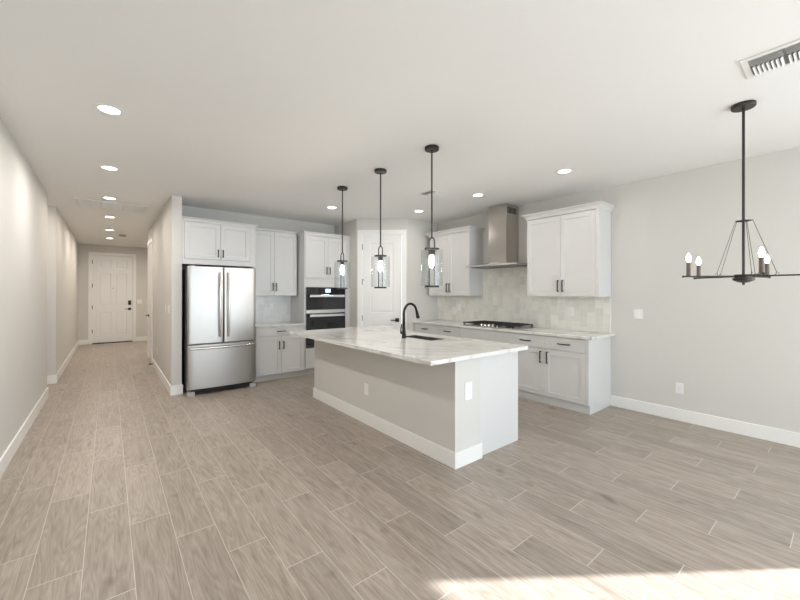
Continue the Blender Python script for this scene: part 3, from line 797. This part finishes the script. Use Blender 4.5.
for k in range(5):
    a_ = ph+k*2*PI/5; ca, sa = math.cos(a_), math.sin(a_)
    bm = bmesh.new(); tube(bm, [(0.03*ca, 0.03*sa, z(ZB)), (0.378*ca, 0.378*sa, z(ZB))], 0.0055, 10)
    bmesh.ops.create_uvsphere(bm, u_segments=12, v_segments=8, radius=0.0085, matrix=Matrix.Translation((0.380*ca, 0.380*sa, z(ZB))))
    arm = obj('arm', bm, M['bronze'], ch, True)
    bm = bmesh.new(); tube(bm, [ring[k], (0.165*ca, 0.165*sa, z(ZB+0.022))], 0.0016, 6)
    tube(bm, [(0.158*ca, 0.158*sa, z(ZB)), (0.165*ca, 0.165*sa, z(ZB+0.026)), (0.178*ca, 0.178*sa, z(ZB+0.012))], 0.0022, 6)
    obj('stay_wire', bm, M['bronze'], ch, True)
    obj('candle_sleeve', lathe(bmesh.new(), [(0,z(ZB+0.006)),(0.017,z(ZB+0.006)),(0.013,z(ZB+0.012)),(0.013,z(ZB+0.105)),(0,z(ZB+0.105))], (R_*ca,R_*sa,0), 18), M['wood'], arm, True)
    obj('bulb', lathe(bmesh.new(), [(0,z(ZB+0.105)),(0.008,z(ZB+0.105)),(0.013,z(ZB+0.120)),(0.0155,z(ZB+0.134)),(0.012,z(ZB+0.152)),(0.005,z(ZB+0.168)),(0,z(ZB+0.173))], (R_*ca,R_*sa,0), 18), M['bulb2'], arm, True)

# ------------------------------------------------------------------ recessed ceiling lights
def can_light(loc, label, group, power, color=(1.0, 0.90, 0.79)):
    p = thing('recessed_light', label, 'ceiling light', loc, 0, group)
    obj('trim_ring', lathe(bmesh.new(), [(0.062,-0.001),(0.066,-0.006),(0.088,-0.005),(0.092,-0.001),(0.062,-0.001)], (0,0,0), 36), M['plast'], p, True)
    obj('lens', lathe(bmesh.new(), [(0,-0.003),(0.063,-0.003),(0.063,-0.001),(0,-0.001)], (0,0,0), 32), M['can'], p)
    l = bpy.data.lights.new('lamp_glow', 'AREA'); l.shape = 'DISK'; l.size = 0.12; l.energy = power; l.color = color; l.spread = math.radians(176)
    lo = bpy.data.objects.new('lamp_glow', l); C.objects.link(lo); lo.parent = p; lo.location = (0, 0, -0.012)
    return p
HG, KG = 'recessed lights along the hallway axis', 'recessed lights over the kitchen'
for (x, y, lb, g, pw) in (
    (0.0, 3.433, 'recessed light nearest the camera, largest on the left ceiling', HG, 19),
    (0.003, 5.03, 'second recessed light on the left, just before the hallway', HG, 14),
    (0.004, 6.62, 'recessed light beside the return air grille at the hallway mouth', HG, 7),
    (0.008, 8.25, 'recessed light in the hallway just beyond the return air grille', HG, 7),
    (0.008, 9.95, 'recessed light in the hallway, second from the front door', HG, 12),
    (0.012, 11.45, 'recessed light closest to the front door', HG, 14),
    (2.74, 5.148, 'recessed light above the tall oven cabinet', KG, 3.2),
    (3.967, 4.471, 'recessed light near the pantry door and upper cabinet', KG, 3.2),
    (3.954, 3.238, 'recessed light in front of the range hood', KG, 3.2),
    (3.923, 2.007, 'recessed light nearest the right upper cabinet', KG, 3.2)):
    can_light((x, y, H), lb, g, pw, (1.0, 0.95, 0.90) if y < 6 else (1.0, 0.90, 0.79))

can_light((-1.15, 7.30, H), 'unseen fill light added in the side passage off the left wall', HG, 8)  # out-of-view lamp, added to brighten the wall end at the side opening
can_light((1.65, 11.3, H), 'unseen fill light added in the foyer alcove right of the front door', HG, 20)  # hidden lamp, added to lift the front door and its wall

# ------------------------------------------------------------------ vents on the ceiling
rg = thing('return_air_grille', 'wide white return air grille on the hallway ceiling', 'vent', (0.042, 7.16, H), 0)
obj('frame', boxes([(-0.43, 0.43, -0.27, -0.245, -0.012, -0.001), (-0.43, 0.43, 0.245, 0.27, -0.012, -0.001), (-0.43, -0.40, -0.245, 0.245, -0.012, -0.001), (0.40, 0.43, -0.245, 0.245, -0.012, -0.001)] + [(-0.40+0.8*k/6-0.006, -0.40+0.8*k/6+0.006, -0.245, 0.245, -0.012, -0.001) for k in range(1, 6)]), M['vent'], rg)
def slats(x0, x1, y0, y1, n, axis='y', tilt=0.6, ww=0.011, z0=-0.008):
    bm = bmesh.new()
    for i in range(n):
        s = (i+0.5)/n
        if axis == 'y':
            c_ = y0+(y1-y0)*s; dz = ww*math.sin(tilt)/2; dd = ww*math.cos(tilt)/2
            q = [(x0, c_-dd, z0-dz), (x1, c_-dd, z0-dz), (x1, c_+dd, z0+dz), (x0, c_+dd, z0+dz)]
        else:
            c_ = x0+(x1-x0)*s; dz = ww*math.sin(tilt)/2; dd = ww*math.cos(tilt)/2
            q = [(c_-dd, y0, z0-dz), (c_+dd, y0, z0+dz), (c_+dd, y1, z0+dz), (c_-dd, y1, z0-dz)]
        lo_ = [bm.verts.new(p) for p in q]; hi_ = [bm.verts.new((p[0], p[1], p[2]+0.0012)) for p in q]
        bm.faces.new(lo_[::-1]); bm.faces.new(hi_)
        for k in range(4): bm.faces.new((lo_[k], lo_[(k+1)%4], hi_[(k+1)%4], hi_[k]))
    return bm
obj('louvres', slats(-0.40, 0.40, -0.245, 0.245, 25, 'y', -0.7, 0.014, -0.007), M['vent'], rg)
obj('duct_backing', bx(-0.40, 0.40, -0.245, 0.245, -0.0015, -0.0005), M['dvent'], rg)

def register(cx, cy, sx, sy, label, nsec, rot=0.0):
    p = thing('air_register', label, 'vent', (cx, cy, H), rot)
    hx, hy = sx/2, sy/2; b_ = 0.032
    obj('frame', boxes([(-hx, hx, -hy, -hy+b_, -0.008, -0.001), (-hx, hx, hy-b_, hy, -0.008, -0.001), (-hx, -hx+b_, -hy+b_, hy-b_, -0.008, -0.001), (hx-b_, hx, -hy+b_, hy-b_, -0.008, -0.001)]), M['vent'], p, bevel=0.002)
    ix0, ix1, iy0, iy1 = -hx+b_, hx-b_, -hy+b_, hy-b_
    obj('duct_backing', bx(ix0, ix1, iy0, iy1, -0.002, -0.001), M['dvent'], p)
    for k in range(nsec):
        a0 = iy1-(iy1-iy0)*(k+1)/nsec+0.006; a1 = iy1-(iy1-iy0)*k/nsec-0.006
        obj('louvres', slats(ix0, ix0+(ix1-ix0)*0.38, a0, a1, 5, 'x', 0.8, 0.014, -0.009), M['vent'], p)
        obj('louvres', slats(ix0+(ix1-ix0)*0.42, ix1, a0, a1, 7, 'y', -0.8, 0.015, -0.012), M['vent'], p)
    return p
register(2.995, 0.175, 0.275, 0.50, 'large white ceiling register beside the chandelier, upper right of photo', 3)
register(3.385, 3.57, 0.25, 0.27, 'small white ceiling register above the island near the pantry', 2)
sm = obj('smoke_detector', lathe(bmesh.new(), [(0,0),(0.07,0),(0.07,-0.02),(0.055,-0.035),(0,-0.037)], (0.24, 10.62, H), 28), M['grey'], smooth=True)
tag(sm, 'small grey round detector on the hallway ceiling near the front door', 'detector')

# ------------------------------------------------------------------ wall plates. local frame: plate face towards -y, centred at origin
def plate(name, loc, rotz, label, cat, gangs=1, hgt=0.118, wdt=0.072, grp='white wall plates'):
    p = thing(name, label, cat, loc, rotz, grp)
    W = wdt+(gangs-1)*0.046
    obj('cover_plate', bx(-W/2, W/2, -0.006, 0, -hgt/2, hgt/2), M['plast'], p, bevel=0.002)
    for g_ in range(gangs):
        cx = (g_-(gangs-1)/2)*0.046
        if name == 'light_switch':
            obj('rocker', bx(cx-0.0165, cx+0.0165, -0.009, -0.006, -0.033, 0.033), M['trim'], p, bevel=0.001)
        else:
            r_ = obj('receptacle', bx(cx-0.0165, cx+0.0165, -0.0075, -0.006, -0.033, 0.033), M['plast'], p)
            sl = []
            for zz in (0.016, -0.016):
                sl += [(cx-0.008, cx-0.006, -0.0078, -0.0075, zz-0.004, zz+0.005), (cx+0.006, cx+0.008, -0.0078, -0.0075, zz-0.004, zz+0.004), (cx-0.0015, cx+0.0015, -0.0078, -0.0075, zz-0.010, zz-0.007)]
            obj('slots', boxes(sl), M['dvent'], r_)
    return p
R9 = -PI/2
plate('light_switch', (XR, 1.631, 1.165), R9, 'wide white light switch on the right wall just past the cabinets', 'switch', 1, 0.118, 0.095)
plate('power_outlet', (XR, 1.225, 0.360), R9, 'low power outlet on the right wall above the baseboard', 'outlet')
plate('power_outlet', (XR-0.012, 2.44, 1.165), R9, 'power outlet on the tiles under the right upper cabinet', 'outlet', 1, 0.118, 0.09)
plate('power_outlet', (XR-0.012, 4.47, 1.165), R9, 'power outlet on the tiles under the left upper cabinet by the cooktop', 'outlet')
plate('power_outlet', (2.243, YB-0.012, 1.172), 0, 'power outlet on the pale tiles beside the refrigerator', 'outlet')
plate('power_outlet', (2.177, 3.304, 0.375), R9, 'power outlet on the long greige side of the island', 'outlet')
plate('power_outlet', (2.335, 2.013, 0.60), 0, 'power outlet on the end of the island facing the camera', 'outlet', 1, 0.145, 0.088)
plate('light_switch', (0.703, YD, 1.165), 0, 'wide light switch right of the front door', 'switch', 2)
plate('light_switch', (X2A, 6.56, 1.18), R9, 'light switch on the hallway partition, farther of the two', 'switch')
plate('light_switch', (X2A, 6.16, 1.18), R9, 'light switch on the hallway partition, nearer the fridge end', 'switch')
plate('power_outlet', (X2A, 7.80, 0.37), R9, 'low power outlet on the hallway partition near the side door', 'outlet')
plate('power_outlet', (XH, 11.6, 0.37), PI/2, 'low power outlet on the left hallway wall', 'outlet')
ds = obj('door_stop', tube(bmesh.new(), [(X2A-BT-0.001, 8.33, 0.07), (X2A-BT-0.07, 8.33, 0.07)], [0.008, 0.011], 10), M['black'])
tag(ds, 'small black door stop on the hallway baseboard below the side door', 'door stop')
